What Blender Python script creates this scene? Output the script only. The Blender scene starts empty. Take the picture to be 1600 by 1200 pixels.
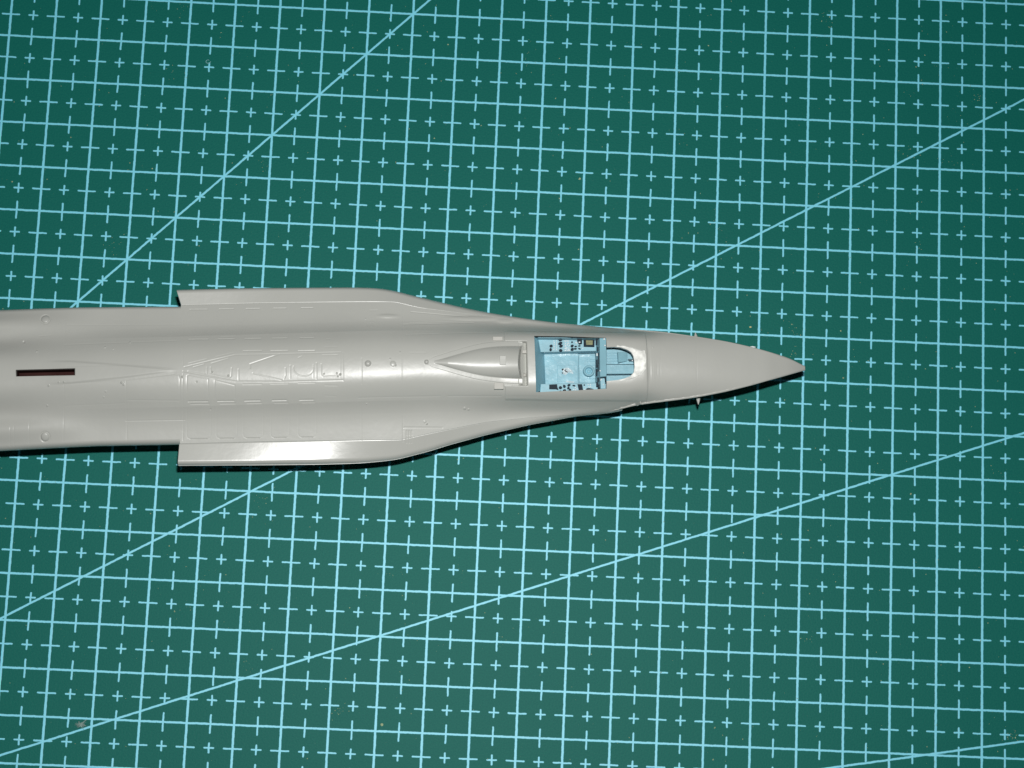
import bpy, bmesh, math, random
import numpy as np
from mathutils import Matrix, Vector

random.seed(7)
rng = np.random.default_rng(7)
U = 0.01                       # one unit of the numbers below is a centimetre (one square of the mat)
sc = bpy.context.scene

# ------------------------------------------------------------------ camera
CAMR = np.array([[0.99844336, 0.04227167, 0.03638635],
                 [0.04795508, -0.98374951, -0.17302376],
                 [0.02848105, 0.17449933, -0.9842453]])       # right, down, forward
CAMP = np.array([10.27028975, -16.44273183, 45.53273504])
FPX = 3295.813
cam_d = bpy.data.cameras.new('camera')
cam_d.sensor_width = 36.0
cam_d.lens = FPX / 1600 * 36
cam_d.clip_start = 0.01
cam_d.clip_end = 20.0
cam = bpy.data.objects.new('camera', cam_d)
sc.collection.objects.link(cam)
m = Matrix.Identity(4)
for i in range(3):
    m[i][0] = CAMR[0][i]; m[i][1] = -CAMR[1][i]; m[i][2] = -CAMR[2][i]; m[i][3] = CAMP[i] * U
cam.matrix_world = m
sc.camera = cam

# ------------------------------------------------------------------ light: a compact camera's flash and a dim room
w = bpy.data.worlds.new('World'); sc.world = w; w.use_nodes = True
w.node_tree.nodes['Background'].inputs[0].default_value = (0.75, 0.85, 1.0, 1)
w.node_tree.nodes['Background'].inputs[1].default_value = 0.02
FL = Vector((10.9, -11.6, 45.4))
ld = bpy.data.lights.new('flash', 'AREA')
ld.shape = 'RECTANGLE'; ld.size = 1.5 * U; ld.size_y = 0.8 * U
ld.energy = 0.84; ld.color = (1.0, 0.992, 0.972); ld.spread = math.radians(120)
lo = bpy.data.objects.new('flash', ld); sc.collection.objects.link(lo)
lo.location = FL * U
lo.rotation_euler = (Vector((11.0, -10.6, 0)) - FL).to_track_quat('-Z', 'Y').to_euler()
sc.view_settings.view_transform = 'Standard'
sc.view_settings.look = 'None'
sc.view_settings.exposure = 0.0
sc.view_settings.gamma = 1.0
sc.render.engine = 'CYCLES'

# ------------------------------------------------------------------ helpers
def at(x, y, z):
    """where the sight line through a measured point meets height z (centimetres)"""
    d = CAMR.T @ np.array([(x - 800) / FPX, (y - 600) / FPX, 1.0])
    t = (z - CAMP[2]) / d[2]
    return CAMP[0] + t * d[0], CAMP[1] + t * d[1]

def link(name, me, parent=None, mat=None, loc=None):
    o = bpy.data.objects.new(name, me)
    sc.collection.objects.link(o)
    if mat is not None and me is not None and not me.materials:
        me.materials.append(mat)
    if parent is not None:
        o.parent = parent
        if parent.type == 'EMPTY' or True:
            o.matrix_parent_inverse = Matrix.Identity(4)
    return o

def mesh(name, verts, faces, smooth=False):
    me = bpy.data.meshes.new(name)
    v = np.asarray(verts, float) * U
    me.from_pydata([tuple(p) for p in v], [], [tuple(f) for f in faces])
    me.update()
    if smooth:
        me.polygons.foreach_set('use_smooth', [True] * len(me.polygons))
    return me

ROOTLOC = None
def part(name, verts, faces, mat, parent, smooth=False):
    """a part given in mat coordinates; its thing's origin is subtracted"""
    v = np.asarray(verts, float)
    off = np.array(origin_of(parent)) if parent is not None else np.zeros(3)
    base = v.mean(0)
    me = mesh(name, v - base, faces, smooth)
    o = link(name, me, parent, mat)
    o.location = tuple((base - off) * U)
    ORI[o.name] = base
    return o
ORI = {}
def origin_of(o):
    return ORI.get(o.name, np.zeros(3))

def tag(o, label=None, cat=None, group=None, kind=None):
    if label: o['label'] = label
    if cat: o['category'] = cat
    if group: o['group'] = group
    if kind: o['kind'] = kind
    return o

def prism(pts, z1, z0, bevel=0.0):
    """pts: xy outline; closed block between z0 and z1 (z1 may be a list)"""
    n = len(pts)
    zz = z1 if hasattr(z1, '__len__') else [z1] * n
    area = sum(pts[i][0] * pts[(i + 1) % n][1] - pts[(i + 1) % n][0] * pts[i][1] for i in range(n))
    if area < 0:
        pts = pts[::-1]; zz = list(zz)[::-1]
    v = []; f = []
    if bevel:
        cx = sum(p[0] for p in pts) / n; cy = sum(p[1] for p in pts) / n
        ins = []
        for p in pts:
            d = math.hypot(p[0] - cx, p[1] - cy) or 1
            k = (d - bevel) / d
            ins.append((cx + (p[0] - cx) * k, cy + (p[1] - cy) * k))
        v += [(p[0], p[1], z) for p, z in zip(ins, zz)]
        v += [(p[0], p[1], z - bevel) for p, z in zip(pts, zz)]
        v += [(p[0], p[1], z0) for p in pts]
        f.append(tuple(range(n)))
        for r in (0, 1):
            for i in range(n):
                j = (i + 1) % n
                f.append((r * n + i, (r + 1) * n + i, (r + 1) * n + j, r * n + j))
        f.append(tuple(range(3 * n - 1, 2 * n - 1, -1)))
    else:
        v += [(p[0], p[1], z) for p, z in zip(pts, zz)]
        v += [(p[0], p[1], z0) for p in pts]
        f.append(tuple(range(n)))
        for i in range(n):
            j = (i + 1) % n
            f.append((i, n + i, n + j, j))
        f.append(tuple(range(2 * n - 1, n - 1, -1)))
    return v, f

# ------------------------------------------------------------------ materials
def new_mat(name):
    mt = bpy.data.materials.new(name); mt.use_nodes = True
    nt = mt.node_tree
    return mt, nt, nt.nodes['Principled BSDF']

def plain(name, col, rough=0.5, spec=0.5, var=0.08, vscale=150.0, bump=0.0, bscale=900.0, sss=0.0):
    mt, nt, b = new_mat(name)
    b.inputs['Roughness'].default_value = rough
    b.inputs['Specular IOR Level'].default_value = spec
    tc = nt.nodes.new('ShaderNodeTexCoord')
    no = nt.nodes.new('ShaderNodeTexNoise'); no.inputs['Scale'].default_value = vscale
    no.inputs['Detail'].default_value = 4
    nt.links.new(tc.outputs['Object'], no.inputs['Vector'])
    r = nt.nodes.new('ShaderNodeMapRange')
    r.inputs[1].default_value = 0.3; r.inputs[2].default_value = 0.7
    r.inputs[3].default_value = 1 - var; r.inputs[4].default_value = 1 + var
    nt.links.new(no.outputs['Fac'], r.inputs[0])
    mx = nt.nodes.new('ShaderNodeVectorMath'); mx.operation = 'SCALE'
    mx.inputs[0].default_value = col
    nt.links.new(r.outputs[0], mx.inputs['Scale'])
    nt.links.new(mx.outputs[0], b.inputs['Base Color'])
    if bump:
        n2 = nt.nodes.new('ShaderNodeTexNoise'); n2.inputs['Scale'].default_value = bscale
        n2.inputs['Detail'].default_value = 3
        nt.links.new(tc.outputs['Object'], n2.inputs['Vector'])
        bp = nt.nodes.new('ShaderNodeBump'); bp.inputs['Strength'].default_value = 1.0
        bp.inputs['Distance'].default_value = bump * U
        nt.links.new(n2.outputs['Fac'], bp.inputs['Height'])
        nt.links.new(bp.outputs[0], b.inputs['Normal'])
    if sss:
        b.inputs['Subsurface Weight'].default_value = sss
        b.inputs['Subsurface Radius'].default_value = (0.0006, 0.0006, 0.0005)
        b.inputs['Subsurface Scale'].default_value = 1.0
    return mt

M_GREY = plain('grey_plastic', (0.43, 0.437, 0.408), 0.33, 0.42, 0.025, 60, 0.0022, 700)
M_GREYG = plain('grey_plastic_polished', (0.43, 0.437, 0.408), 0.27, 0.62, 0.025, 60, 0.0016, 700)
M_GREYR = plain('grey_plastic_sanded', (0.44, 0.435, 0.40), 0.5, 0.4, 0.05, 300, 0.003, 1500)
M_FILL = plain('white_filler', (0.80, 0.81, 0.77), 0.6, 0.4, 0.30, 650, 0.008, 900)
M_BLUE = plain('cockpit_blue_paint', (0.27, 0.50, 0.585), 0.22, 0.6, 0.12, 260, 0.011, 420)
M_BLUE2 = plain('cockpit_blue_paint_matt', (0.24, 0.46, 0.54), 0.42, 0.4, 0.07, 300, 0.003, 900)
M_NAVY = plain('dark_navy_paint', (0.003, 0.014, 0.026), 0.5, 0.15, 0.2, 300)
M_WHITE = plain('pale_paint', (0.78, 0.84, 0.86), 0.3, 0.5, 0.05, 300)
M_OLIVE = plain('olive_screen_paint', (0.16, 0.17, 0.06), 0.35, 0.5, 0.35, 1800)
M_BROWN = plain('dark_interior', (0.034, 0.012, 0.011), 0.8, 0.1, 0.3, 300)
M_RUST = plain('dark_red_paint', (0.05, 0.012, 0.02), 0.5, 0.4, 0.3, 900)
M_DUST = plain('pale_dust', (0.40, 0.50, 0.30), 0.8, 0.2, 0.3, 900)
M_YEL = plain('yellowish_crumb', (0.62, 0.62, 0.30), 0.6, 0.3, 0.2, 900)
M_FLUFF = plain('grey_fluff', (0.30, 0.42, 0.39), 0.9, 0.1, 0.2, 900)
M_CURL = plain('pale_cyan_plastic', (0.22, 0.50, 0.52), 0.5, 0.4, 0.2, 900)
M_TABLE = plain('table_wood', (0.16, 0.10, 0.06), 0.5, 0.4, 0.2, 12)

# --- node expression helper for the printed grid of the mat
class NX:
    nt = None
    def __init__(s, sock): s.s = sock
    @staticmethod
    def op(o, *a):
        n = NX.nt.nodes.new('ShaderNodeMath'); n.operation = o
        for i, q in enumerate(a):
            if isinstance(q, NX): NX.nt.links.new(q.s, n.inputs[i])
            else: n.inputs[i].default_value = q
        return NX(n.outputs[0])
    def __add__(s, b): return NX.op('ADD', s, b)
    def __sub__(s, b): return NX.op('SUBTRACT', s, b)
    def __rsub__(s, b): return NX.op('SUBTRACT', b, s)
    def __mul__(s, b): return NX.op('MULTIPLY', s, b)
def fabs(a): return NX.op('ABSOLUTE', a)
def fract(a): return NX.op('FRACT', a)
def fmax(a, b): return NX.op('MAXIMUM', a, b)
def fmin(a, b): return NX.op('MINIMUM', a, b)
def below(d, lim, soft=0.007):                 # 1 where d < lim
    n = NX.nt.nodes.new('ShaderNodeMapRange'); n.interpolation_type = 'SMOOTHSTEP'
    NX.nt.links.new(d.s, n.inputs[0])
    n.inputs[1].default_value = lim - soft; n.inputs[2].default_value = lim + soft
    n.inputs[3].default_value = 1; n.inputs[4].default_value = 0
    return NX(n.outputs[0])
def noise(vec, scale, detail=2.0, rough=0.5):
    n = NX.nt.nodes.new('ShaderNodeTexNoise'); n.inputs['Scale'].default_value = scale
    n.inputs['Detail'].default_value = detail; n.inputs['Roughness'].default_value = rough
    NX.nt.links.new(vec, n.inputs['Vector'])
    return n

def mat_material():
    mt, nt, b = new_mat('cutting_mat_print'); NX.nt = nt
    tc = nt.nodes.new('ShaderNodeTexCoord')
    sep = nt.nodes.new('ShaderNodeSeparateXYZ')
    vs = nt.nodes.new('ShaderNodeVectorMath'); vs.operation = 'SCALE'; vs.inputs['Scale'].default_value = 1 / U
    nt.links.new(tc.outputs['Object'], vs.inputs[0])
    cm = vs.outputs[0]
    nj = noise(cm, 9.0, 4, 0.7)
    sj = nt.nodes.new('ShaderNodeSeparateColor'); nt.links.new(nj.outputs['Color'], sj.inputs[0])
    nt.links.new(cm, sep.inputs[0])
    x = NX(sep.outputs[0]) + (NX(sj.outputs[0]) - 0.5) * 0.030
    y = NX(sep.outputs[1]) + (NX(sj.outputs[1]) - 0.5) * 0.030
    ix = fabs(fract(x + 100.5) - 0.5); iy = fabs(fract(y + 100.5) - 0.5)       # distance to whole lines
    hx = fabs(fract(x + 100.0) - 0.5); hy = fabs(fract(y + 100.0) - 0.5)       # distance to half lines
    solid = fmax(below(ix, 0.0245), below(iy, 0.0218))
    def dash(across, whole, half, wd):
        # capsule ended strokes: long ones over the whole lines, short ones in the middle
        e1 = fmax(whole - 0.185, 0.0); e2 = fmax(half - 0.095, 0.0)
        e = fmin(e1, e2)
        d = NX.op('SQRT', across * across + e * e * 0.9)
        return below(d, wd)
    strokes = fmax(dash(hx, iy, hy, 0.0188), dash(hy, ix, hx, 0.0175))
    mask = fmax(solid, strokes)
    for (x0, y0, deg) in ((9.0, 0.0, 45), (22.0, -1.79, 30), (11.78, -12.965, 20), (20.98, -15.965, 10)):
        t = math.tan(math.radians(deg)); c = math.cos(math.radians(deg))
        d = fabs((y - y0) - (x - x0) * t) * c
        mask = fmax(mask, below(d, 0.0215))
    # worn flecks in the print
    wear = noise(cm, 5.5, 6, 0.75)
    wr = NX(wear.outputs['Fac'])
    n = nt.nodes.new('ShaderNodeMapRange'); nt.links.new(wr.s, n.inputs[0])
    n.inputs[1].default_value = 0.685; n.inputs[2].default_value = 0.735
    n.inputs[3].default_value = 1; n.inputs[4].default_value = 0.25
    mask = mask * NX(n.outputs[0])
    # green of the sheet
    big = noise(cm, 0.22, 3); fine = noise(cm, 30, 3, 0.7)
    cr = nt.nodes.new('ShaderNodeMix'); cr.data_type = 'RGBA'
    cr.inputs[6].default_value = (0.0008, 0.110, 0.094, 1); cr.inputs[7].default_value = (0.0040, 0.134, 0.106, 1)
    f = NX(big.outputs['Fac']) * 0.7 + (NX(fine.outputs['Fac']) - 0.5) * 3.2 + 0.15
    nt.links.new(f.s, cr.inputs[0])
    spk = noise(cm, 11, 5, 0.8)                      # olive scuffs
    s2 = nt.nodes.new('ShaderNodeMapRange'); nt.links.new(spk.outputs['Fac'], s2.inputs[0])
    s2.inputs[1].default_value = 0.70; s2.inputs[2].default_value = 0.80; s2.inputs[3].default_value = 0; s2.inputs[4].default_value = 0.55
    c2 = nt.nodes.new('ShaderNodeMix'); c2.data_type = 'RGBA'
    nt.links.new(s2.outputs[0], c2.inputs[0]); nt.links.new(cr.outputs[2], c2.inputs[6])
    c2.inputs[7].default_value = (0.11, 0.16, 0.07, 1)
    mx = nt.nodes.new('ShaderNodeMix'); mx.data_type = 'RGBA'
    nt.links.new(mask.s, mx.inputs[0]); nt.links.new(c2.outputs[2], mx.inputs[6])
    mx.inputs[7].default_value = (0.160, 0.635, 0.80, 1)
    nt.links.new(mx.outputs[2], b.inputs['Base Color'])
    b.inputs['Roughness'].default_value = 0.53
    sp = mask * 0.75 + 0.12
    nt.links.new(sp.s, b.inputs['Specular IOR Level'])
    bp = nt.nodes.new('ShaderNodeBump'); bp.inputs['Strength'].default_value = 1.0
    bp.inputs['Distance'].default_value = 0.0035 * U
    nb = noise(cm, 22, 3, 0.6)
    hh = NX(nb.outputs['Fac']) + mask * 0.5
    nt.links.new(hh.s, bp.inputs['Height'])
    nt.links.new(bp.outputs[0], b.inputs['Normal'])
    return mt

# ------------------------------------------------------------------ the setting: table and cutting mat
def slab(name, x0, x1, y0, y1, z0, z1, r, mat):
    pts = []
    for cx, cy, a0 in ((x1 - r, y1 - r, 0), (x0 + r, y1 - r, 90), (x0 + r, y0 + r, 180), (x1 - r, y0 + r, 270)):
        for k in range(9):
            a = math.radians(a0 + k * 90 / 8)
            pts.append((cx + r * math.cos(a), cy + r * math.sin(a)))
    v, f = prism(pts, z1, z0, 0.03)
    o = link(name, mesh(name, v, f), None, mat)
    return o
table = slab('table_top', -60, 80, -70, 50, -4.3, -0.304, 2.0, M_TABLE)
tag(table, kind='structure', label='plain brown table top under the cutting mat')
cmat = slab('cutting_mat', -10, 35, -26, 6, -0.3, 0.0, 0.8, mat_material())
tag(cmat, 'green self-healing cutting mat printed with a pale blue grid and slanting angle lines', 'cutting mat')

# ------------------------------------------------------------------ fuselage frame
A0 = np.array([1.6, -8.93]); ang = math.atan2(1.005, 16.1)
ca, sa = math.cos(ang), math.sin(ang)
def to_uv(X, Y):
    dx, dy = X - A0[0], Y - A0[1]
    return dx * ca + dy * sa, -dx * sa + dy * ca
def to_xy(u, v):
    return A0[0] + u * ca - v * sa, A0[1] + u * sa + v * ca

# tables along the photograph's horizontal: (x, value)
T_CEN = [(-60, 586), (0, 584), (70, 582), (277, 577.5), (400, 573.5), (575, 568), (670, 566), (800, 567), (890, 568.5), (1010, 568), (1100, 571), (1180, 573.5), (1254, 576.5)]
T_TOP = [(-60, 1.93), (0, 1.95), (70, 1.96), (277, 2.02), (400, 2.02), (500, 2.025), (590, 2.02), (700, 1.945), (785, 1.835), (800, 1.835), (1008, 1.835), (1012, 1.835), (1020, 1.808), (1060, 1.765), (1110, 1.70), (1160, 1.61), (1200, 1.52), (1235, 1.36), (1254, 1.22), (1262, 1.14)]
T_EDGE = [(-60, 1.33), (250, 1.415), (320, 1.415), (600, 1.25), (720, 1.22), (820, 1.14), (1000, 1.15), (1262, 1.12)]
def tab(T, x): return np.interp(x, [a for a, _ in T], [b for _, b in T])
XI = np.arange(-60, 1263, 2.0)
UI = np.array([to_uv(*at(x, tab(T_CEN, x), tab(T_TOP, x)))[0] for x in XI])
def smooth1(a, k):
    if k < 1: return a
    w_ = np.exp(-0.5 * (np.arange(-3 * k, 3 * k + 1) / k) ** 2); w_ /= w_.sum()
    p = np.concatenate([2 * a[0] - a[1:3 * k + 1][::-1], a, 2 * a[-1] - a[-3 * k - 1:-1][::-1]])
    return np.convolve(p, w_, 'valid')
def on_u(vals): return lambda u: np.interp(u, UI, vals)
def x_of_u(u): return np.interp(u, UI, XI)
F_TOP = on_u(smooth1(tab(T_TOP, XI), 3))
F_EDGE = on_u(smooth1(tab(T_EDGE, XI), 6))
F_CEN = on_u(smooth1(np.array([to_uv(*at(x, tab(T_CEN, x), tab(T_TOP, x)))[1] for x in XI]), 8))

def outline(pts, sm):
    uv = [to_uv(*at(x, y, tab(T_EDGE, x))) for x, y in pts]
    us = np.array([a for a, _ in uv]); vs = np.array([b for _, b in uv])
    fine = np.interp(UI, us, vs)
    fine = smooth1(fine, sm)
    return lambda u: np.interp(u, UI, fine)
OUT_N = [(-60, 485), (0, 484), (125, 480), (200, 479), (279, 478.5), (300, 478), (400, 475.5), (560, 474.5), (620, 474.5), (640, 480), (660, 484), (700, 488), (771, 495.5), (830, 501.5), (870, 505), (937, 510.5), (975, 514), (1000, 517.5), (1020, 521), (1078, 530.5), (1130, 539), (1170, 547.5), (1210, 557.5), (1235, 564), (1252, 571.5), (1258, 574)]
OUT_S = [(-60, 706), (0, 704), (150, 696.5), (277, 694), (400, 691), (560, 689), (629, 688.5), (645, 684), (691, 674), (760, 660), (830, 652.5), (870, 650), (900, 648), (956, 643), (994, 635), (1050, 629.5), (1090, 624.5), (1130, 617), (1170, 607), (1210, 595), (1235, 587), (1252, 581), (1258, 578)]
ON = outline(OUT_N, 4); OS = outline(OUT_S, 4)
PLT_N = [(270, 453), (276, 452.5), (400, 449.5), (480, 449), (560, 448.5), (590, 449.5), (612, 452.5), (640, 459.5), (680, 469), (720, 478.5), (760, 486.5), (806, 494), (870, 503), (937, 509.5), (975, 513.5), (1010, 516)]
PLT_S = [(270, 727.5), (400, 726.5), (500, 725.5), (560, 723.5), (590, 721), (620, 717.5), (650, 709.5), (675, 703), (700, 694.5), (725, 688), (757, 679), (787, 672), (830, 662), (860, 657), (900, 649.5), (956, 644.5), (994, 636.5)]
PN = outline(PLT_N, 5); PS = outline(PLT_S, 5)

def sstep(a, b, x):
    t = np.clip((x - a) / (b - a), 0, 1); return t * t * (3 - 2 * t)

T_N = [(-60, 3.4), (0, 3.3), (100, 2.8), (300, 4.0), (640, 4.0), (720, 4.2), (785, 5.0), (800, 6.5), (1010, 6.5), (1300, 6.5)]
T_W = [(-60, .70), (0, .72), (280, .83), (640, .83), (720, .81), (800, .815), (960, .80), (1010, .76), (1300, .5)]
T_SH = [(-60, .10), (0, .18), (90, .38), (277, .37), (600, .46), (700, .34), (780, .20), (950, .18), (1300, .18)]
F_N = on_u(smooth1(tab(T_N, XI), 12)); F_W = on_u(smooth1(tab(T_W, XI), 12)); F_SH = on_u(smooth1(tab(T_SH, XI), 12))
F_DR = on_u(smooth1(np.interp(XI, [277, 360, 415, 495, 560, 625, 700], [-.27, -.26, -.19, -.125, .02, .15, .2]), 9))
F_SW = on_u(smooth1(np.interp(XI, [60, 330, 590, 760], [0, 1, 1, 0]), 12))
F_KT = on_u(smooth1(np.interp(XI, [600, 780], [.42, 1.0]), 12))
F_QD = on_u(smooth1(np.interp(XI, [60, 277, 680, 745], [0, .36, .36, 0]), 8))
def height(u, v, pl=False):
    """upper surface of the fuselage"""
    u = np.asarray(u, float); v = np.asarray(v, float)
    x = x_of_u(u)
    c = F_CEN(u); top = F_TOP(u); e = F_EDGE(u)
    d = v - c
    en = np.where(d > 0, np.maximum(ON(u), np.where((x > 277) | pl, PN(u), -9)) - c, c - np.minimum(OS(u), np.where((x > 277) | pl, PS(u), 9)))
    en = np.maximum(en, 0.03)
    t = np.clip(np.abs(d) / en, 0, 1.0)
    h = top - e
    wref = np.interp(x, [-60, 150, 360], [0, 0, 1])
    enr = np.where(d > 0, (ON(u) - c) * (1 - wref) + (np.maximum(ON(u), PN(u)) - c) * wref, (c - OS(u)) * (1 - wref) + (c - np.minimum(OS(u), PS(u))) * wref)
    tr = np.clip(np.abs(d) / np.maximum(enr, .03), 0, 1.3)
    s = F_SH(u); n = F_N(u); wd = np.minimum(F_W(u), en * 0.9)
    g = np.exp(-(np.abs(d) / wd) ** n)
    q_ = F_QD(u)
    g = g * (1 - q_ * np.clip(np.abs(d) / wd, 0, 1.2) ** 2)
    rim = np.sqrt(np.clip(1 - np.clip((np.abs(d) - (en - 0.10)) / 0.104, 0, 1) ** 2.4, 0, 1))
    sh = s * h * (1 - F_KT(u) * tr ** 2) + F_SW(u) * (0.42 * s * h * tr ** 2 - 0.24 * (np.clip(np.abs(d), .75, 3) - .75))
    # flat outer plates droop a little
    dse = np.where(d > 0, ON(u) - c, c - OS(u))
    droop = F_DR(u) * np.clip(np.abs(d) - dse, 0, 1)
    zb = e - 0.07 + (sh + 0.07 - droop) * (0.45 + 0.55 * rim) + (1 - s) * h * g
    zb = zb - 0.085 * (1 - rim)
    # engine bulges at the rear
    zb = zb + 0.20 * sstep(170, -40, x) * np.exp(-((np.abs(d) - 1.12) / 0.26) ** 2)
    # nose
    za = e + h * np.sqrt(np.clip(1 - t ** 2.15, 0, 1)) ** 1.05
    k = sstep(985, 1050, x) * sstep(0.0, 0.5, t) + sstep(1009, 1015, x) * (1 - sstep(0.0, 0.5, t))
    k = np.clip(k, 0, 1)
    z = zb * (1 - k) + za * k
    # rounding of the bulkhead behind the canopy sill: small step up to the sill
    sill = sstep(788, 790, x) * sstep(1012.5, 1011, x) * sstep(0.76, 0.72, np.abs(d)) * np.maximum(sstep(0.47, 0.49, np.abs(d)), sstep(823, 825, x))
    z = z + 0.022 * sill
    # recess behind the fairing dome
    z = z - 0.15 * np.clip((x - 810) / 12, 0, 1) * sstep(823.4, 822.2, x) * sstep(0.475, 0.455, np.abs(d))
    # windscreen bed: a shallow hollow ahead of the sill
    z = z - 0.006 * np.exp(-((x - 1015.5) / 2.2) ** 2) * sstep(0.62, 0.15, np.abs(d))
    return z
def surf(x, y, fn=height):
    z = 1.8
    for _ in range(8):
        u, v = to_uv(*at(x, y, z)); z = 0.5 * z + 0.5 * float(fn(u, v))
    u, v = to_uv(*at(x, y, z))
    return u, v
def surf3(x, y, dz=0.0):
    u, v = surf(x, y); X, Y = to_xy(u, v)
    return X, Y, float(height(u, v)) + dz

# ---- engraved panel lines, measured on the photograph: (points, half width, depth)
G = []
def eng(*pts, wd=0.016, dp=0.0085): G.append(([surf(x, y) for x, y in pts], wd * .75, dp * .34))
eng((288, 573.5), (367.5, 554.4), (440, 553), (532.5, 550.4), dp=.012)
eng((286, 580), (367.5, 596), (440, 596.5), (536, 594), dp=.012)
eng((536, 551), (536.5, 595)); eng((532, 552), (532, 592), dp=.006)
for a in (((295, 568), (323, 561)), ((337.5, 557.5), (365, 551)), ((302.5, 573.7), (319, 569)), ((330, 568), (357, 560)), ((294, 579.5), (320, 584))):
    eng(*a)
eng((329, 574), (329.5, 582.5), (358, 590), (361, 588), (362, 575))
eng((323, 574), (323, 584), dp=.006)
eng((292, 612), (292, 587), (295, 585.6), (325, 592), (325.6, 622))
eng((335, 622), (335.6, 594), (367, 602), (367, 622))
eng((372.5, 577), (372.5, 594)); eng((446, 575), (446.5, 586), (444, 592)); eng((453.5, 571), (453.5, 591))
eng((391, 575), (390.6, 569), (437.5, 553), wd=.018, dp=.014); eng((395, 583), (440, 594))
eng(*[(474 + 15.8 * math.cos(a), 575 + 12.5 * math.sin(a)) for a in np.linspace(-.2, math.pi + .2, 16)])
eng((466, 559), (472, 556.5), wd=.014)
eng((494.5, 567), (494.5, 592)); eng((489.5, 570), (489.5, 590), dp=.005)
eng((502, 569), (502, 586), (505, 588.7), (531, 586.5)); eng((504, 555), (527.5, 554.5)); eng((508, 542.5), (527, 542)); eng((510, 530), (516, 529.5))
eng((508, 602), (527, 602.5)); eng((508, 618), (525, 619))
cols = [(292, 329), (338, 370), (380, 411), (423, 452), (466, 494)]
def rrect(x0, x1, y0, y1, r=4, **k):
    s = -0.018 * 1.0
    P = [(x0 + r, y0), (x1 - r, y0), (x1 - r * .3, y0 + r * .3), (x1, y0 + r), (x1, y1 - r), (x1 - r * .3, y1 - r * .3), (x1 - r, y1), (x0 + r, y1), (x0 + r * .3, y1 - r * .3), (x0, y1 - r), (x0, y0 + r), (x0 + r * .3, y0 + r * .3), (x0 + r, y0)]
    eng(*P, **k)
for i, (a, b) in enumerate(cols):
    q = -i * 0.6
    rrect(a, b, 484 + q, 526.5 + q * .6, 5, dp=.003, wd=.014)
    eng((a + 5, 483.6 + q), (b - 5, 483.4 + q), dp=.02, wd=.014)
    eng((a + 6, 685.8 + q), (b - 6, 685.6 + q), dp=.022, wd=.014)
    eng((a + 3, 530.5 + q), (b - 4, 530.2 + q), dp=.024, wd=.014)
    if i > 1: eng((a, 548.5), (b - 2, 548), dp=.020, wd=.014)
    if i > 1: eng((a, 602.5 - i), (b - 2, 602 - i), dp=.007)
    eng((a + 2, 627.2 + q), (b - 4, 626.8 + q), wd=.015, dp=.030)
    eng((a + 6, 631.3 + q), (b - 2, 631 + q), wd=.014, dp=.022)
    rrect(a, b, 631.3 + q, 685.5 + q, 5, dp=.003, wd=.014)
eng((102, 538.7), (200, 535), (275, 532.5), dp=.008); eng((105, 507.5), (287, 507), dp=.005)
eng((100, 600), (190, 594.5), (272, 584.5), (279, 586), (281, 592), (281, 625))
eng((197, 594), (198, 690), dp=.004); eng((286, 584), (286, 688), dp=.006); eng((286, 500), (286, 570), dp=.005)
eng((200, 625), (280, 626), dp=.010); eng((197, 657.5), (289, 656), dp=.011); eng((102, 634), (195, 630), dp=.006)
eng((105, 572), (195, 570.5), (262, 577), dp=.006)
eng((629.7, 476), (629.7, 690), dp=.006); eng((565, 480), (565, 688), dp=.004); eng((565, 560), (565, 600), dp=.008)
eng((100, 545), (101, 500), dp=.004); eng((100, 600), (99, 690), dp=.004); eng((46, 660), (46, 695), dp=.006); eng((22, 665), (22, 697), dp=.005)
eng((16, 668), (16, 697), dp=.008)
eng((630, 507), (739.5, 504.2), wd=.018, dp=.013); eng((640, 505), (735, 502), wd=.014, dp=.009)
eng((634, 523), (686, 521.5)); eng((696, 521), (779, 519.6))
eng((642, 487.3), (690, 491.5), (730, 495), dp=.012)
eng((560, 621.5), (687.6, 618.8), dp=.012); eng((700, 618.8), (783, 618.8), wd=.018, dp=.013)
eng((631, 668), (691, 668.2), wd=.018, dp=.013); eng((629.5, 662), (629.5, 690), dp=.009)
eng((640, 551), (666, 551), (666, 547), dp=.006)
eng((400, 530), (408, 529.8)); eng((345, 527), (365, 526.5))
eng((62, 525), (80, 524), dp=.008)
for xx in (635.5, 639.2, 643):
    eng((xx, 673), (xx, 680.5), wd=.02, dp=.014); eng((xx, 683), (xx, 692), wd=.02, dp=.014)
for xx in (574, 578.5, 583):
    eng((xx, 499), (xx, 502), wd=.02, dp=.010); eng((xx, 505), (xx, 508.5), wd=.02, dp=.010)
eng((578, 485), (590, 484.8), dp=.009)
eng((790, 619.5), (840, 619.5), dp=.008)
eng((1033.5, 530), (1031.5, 575), (1031, 622), dp=.003, wd=.014); eng((1027, 568), (1027, 585), dp=.004)
eng((1088, 531), (1088.5, 575), (1088.3, 618), dp=.004, wd=.014); eng((1018, 528), (1019, 612), dp=.004)
eng((1011, 529), (1011.3, 570), (1011, 607), dp=.007, wd=.016)
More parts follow.
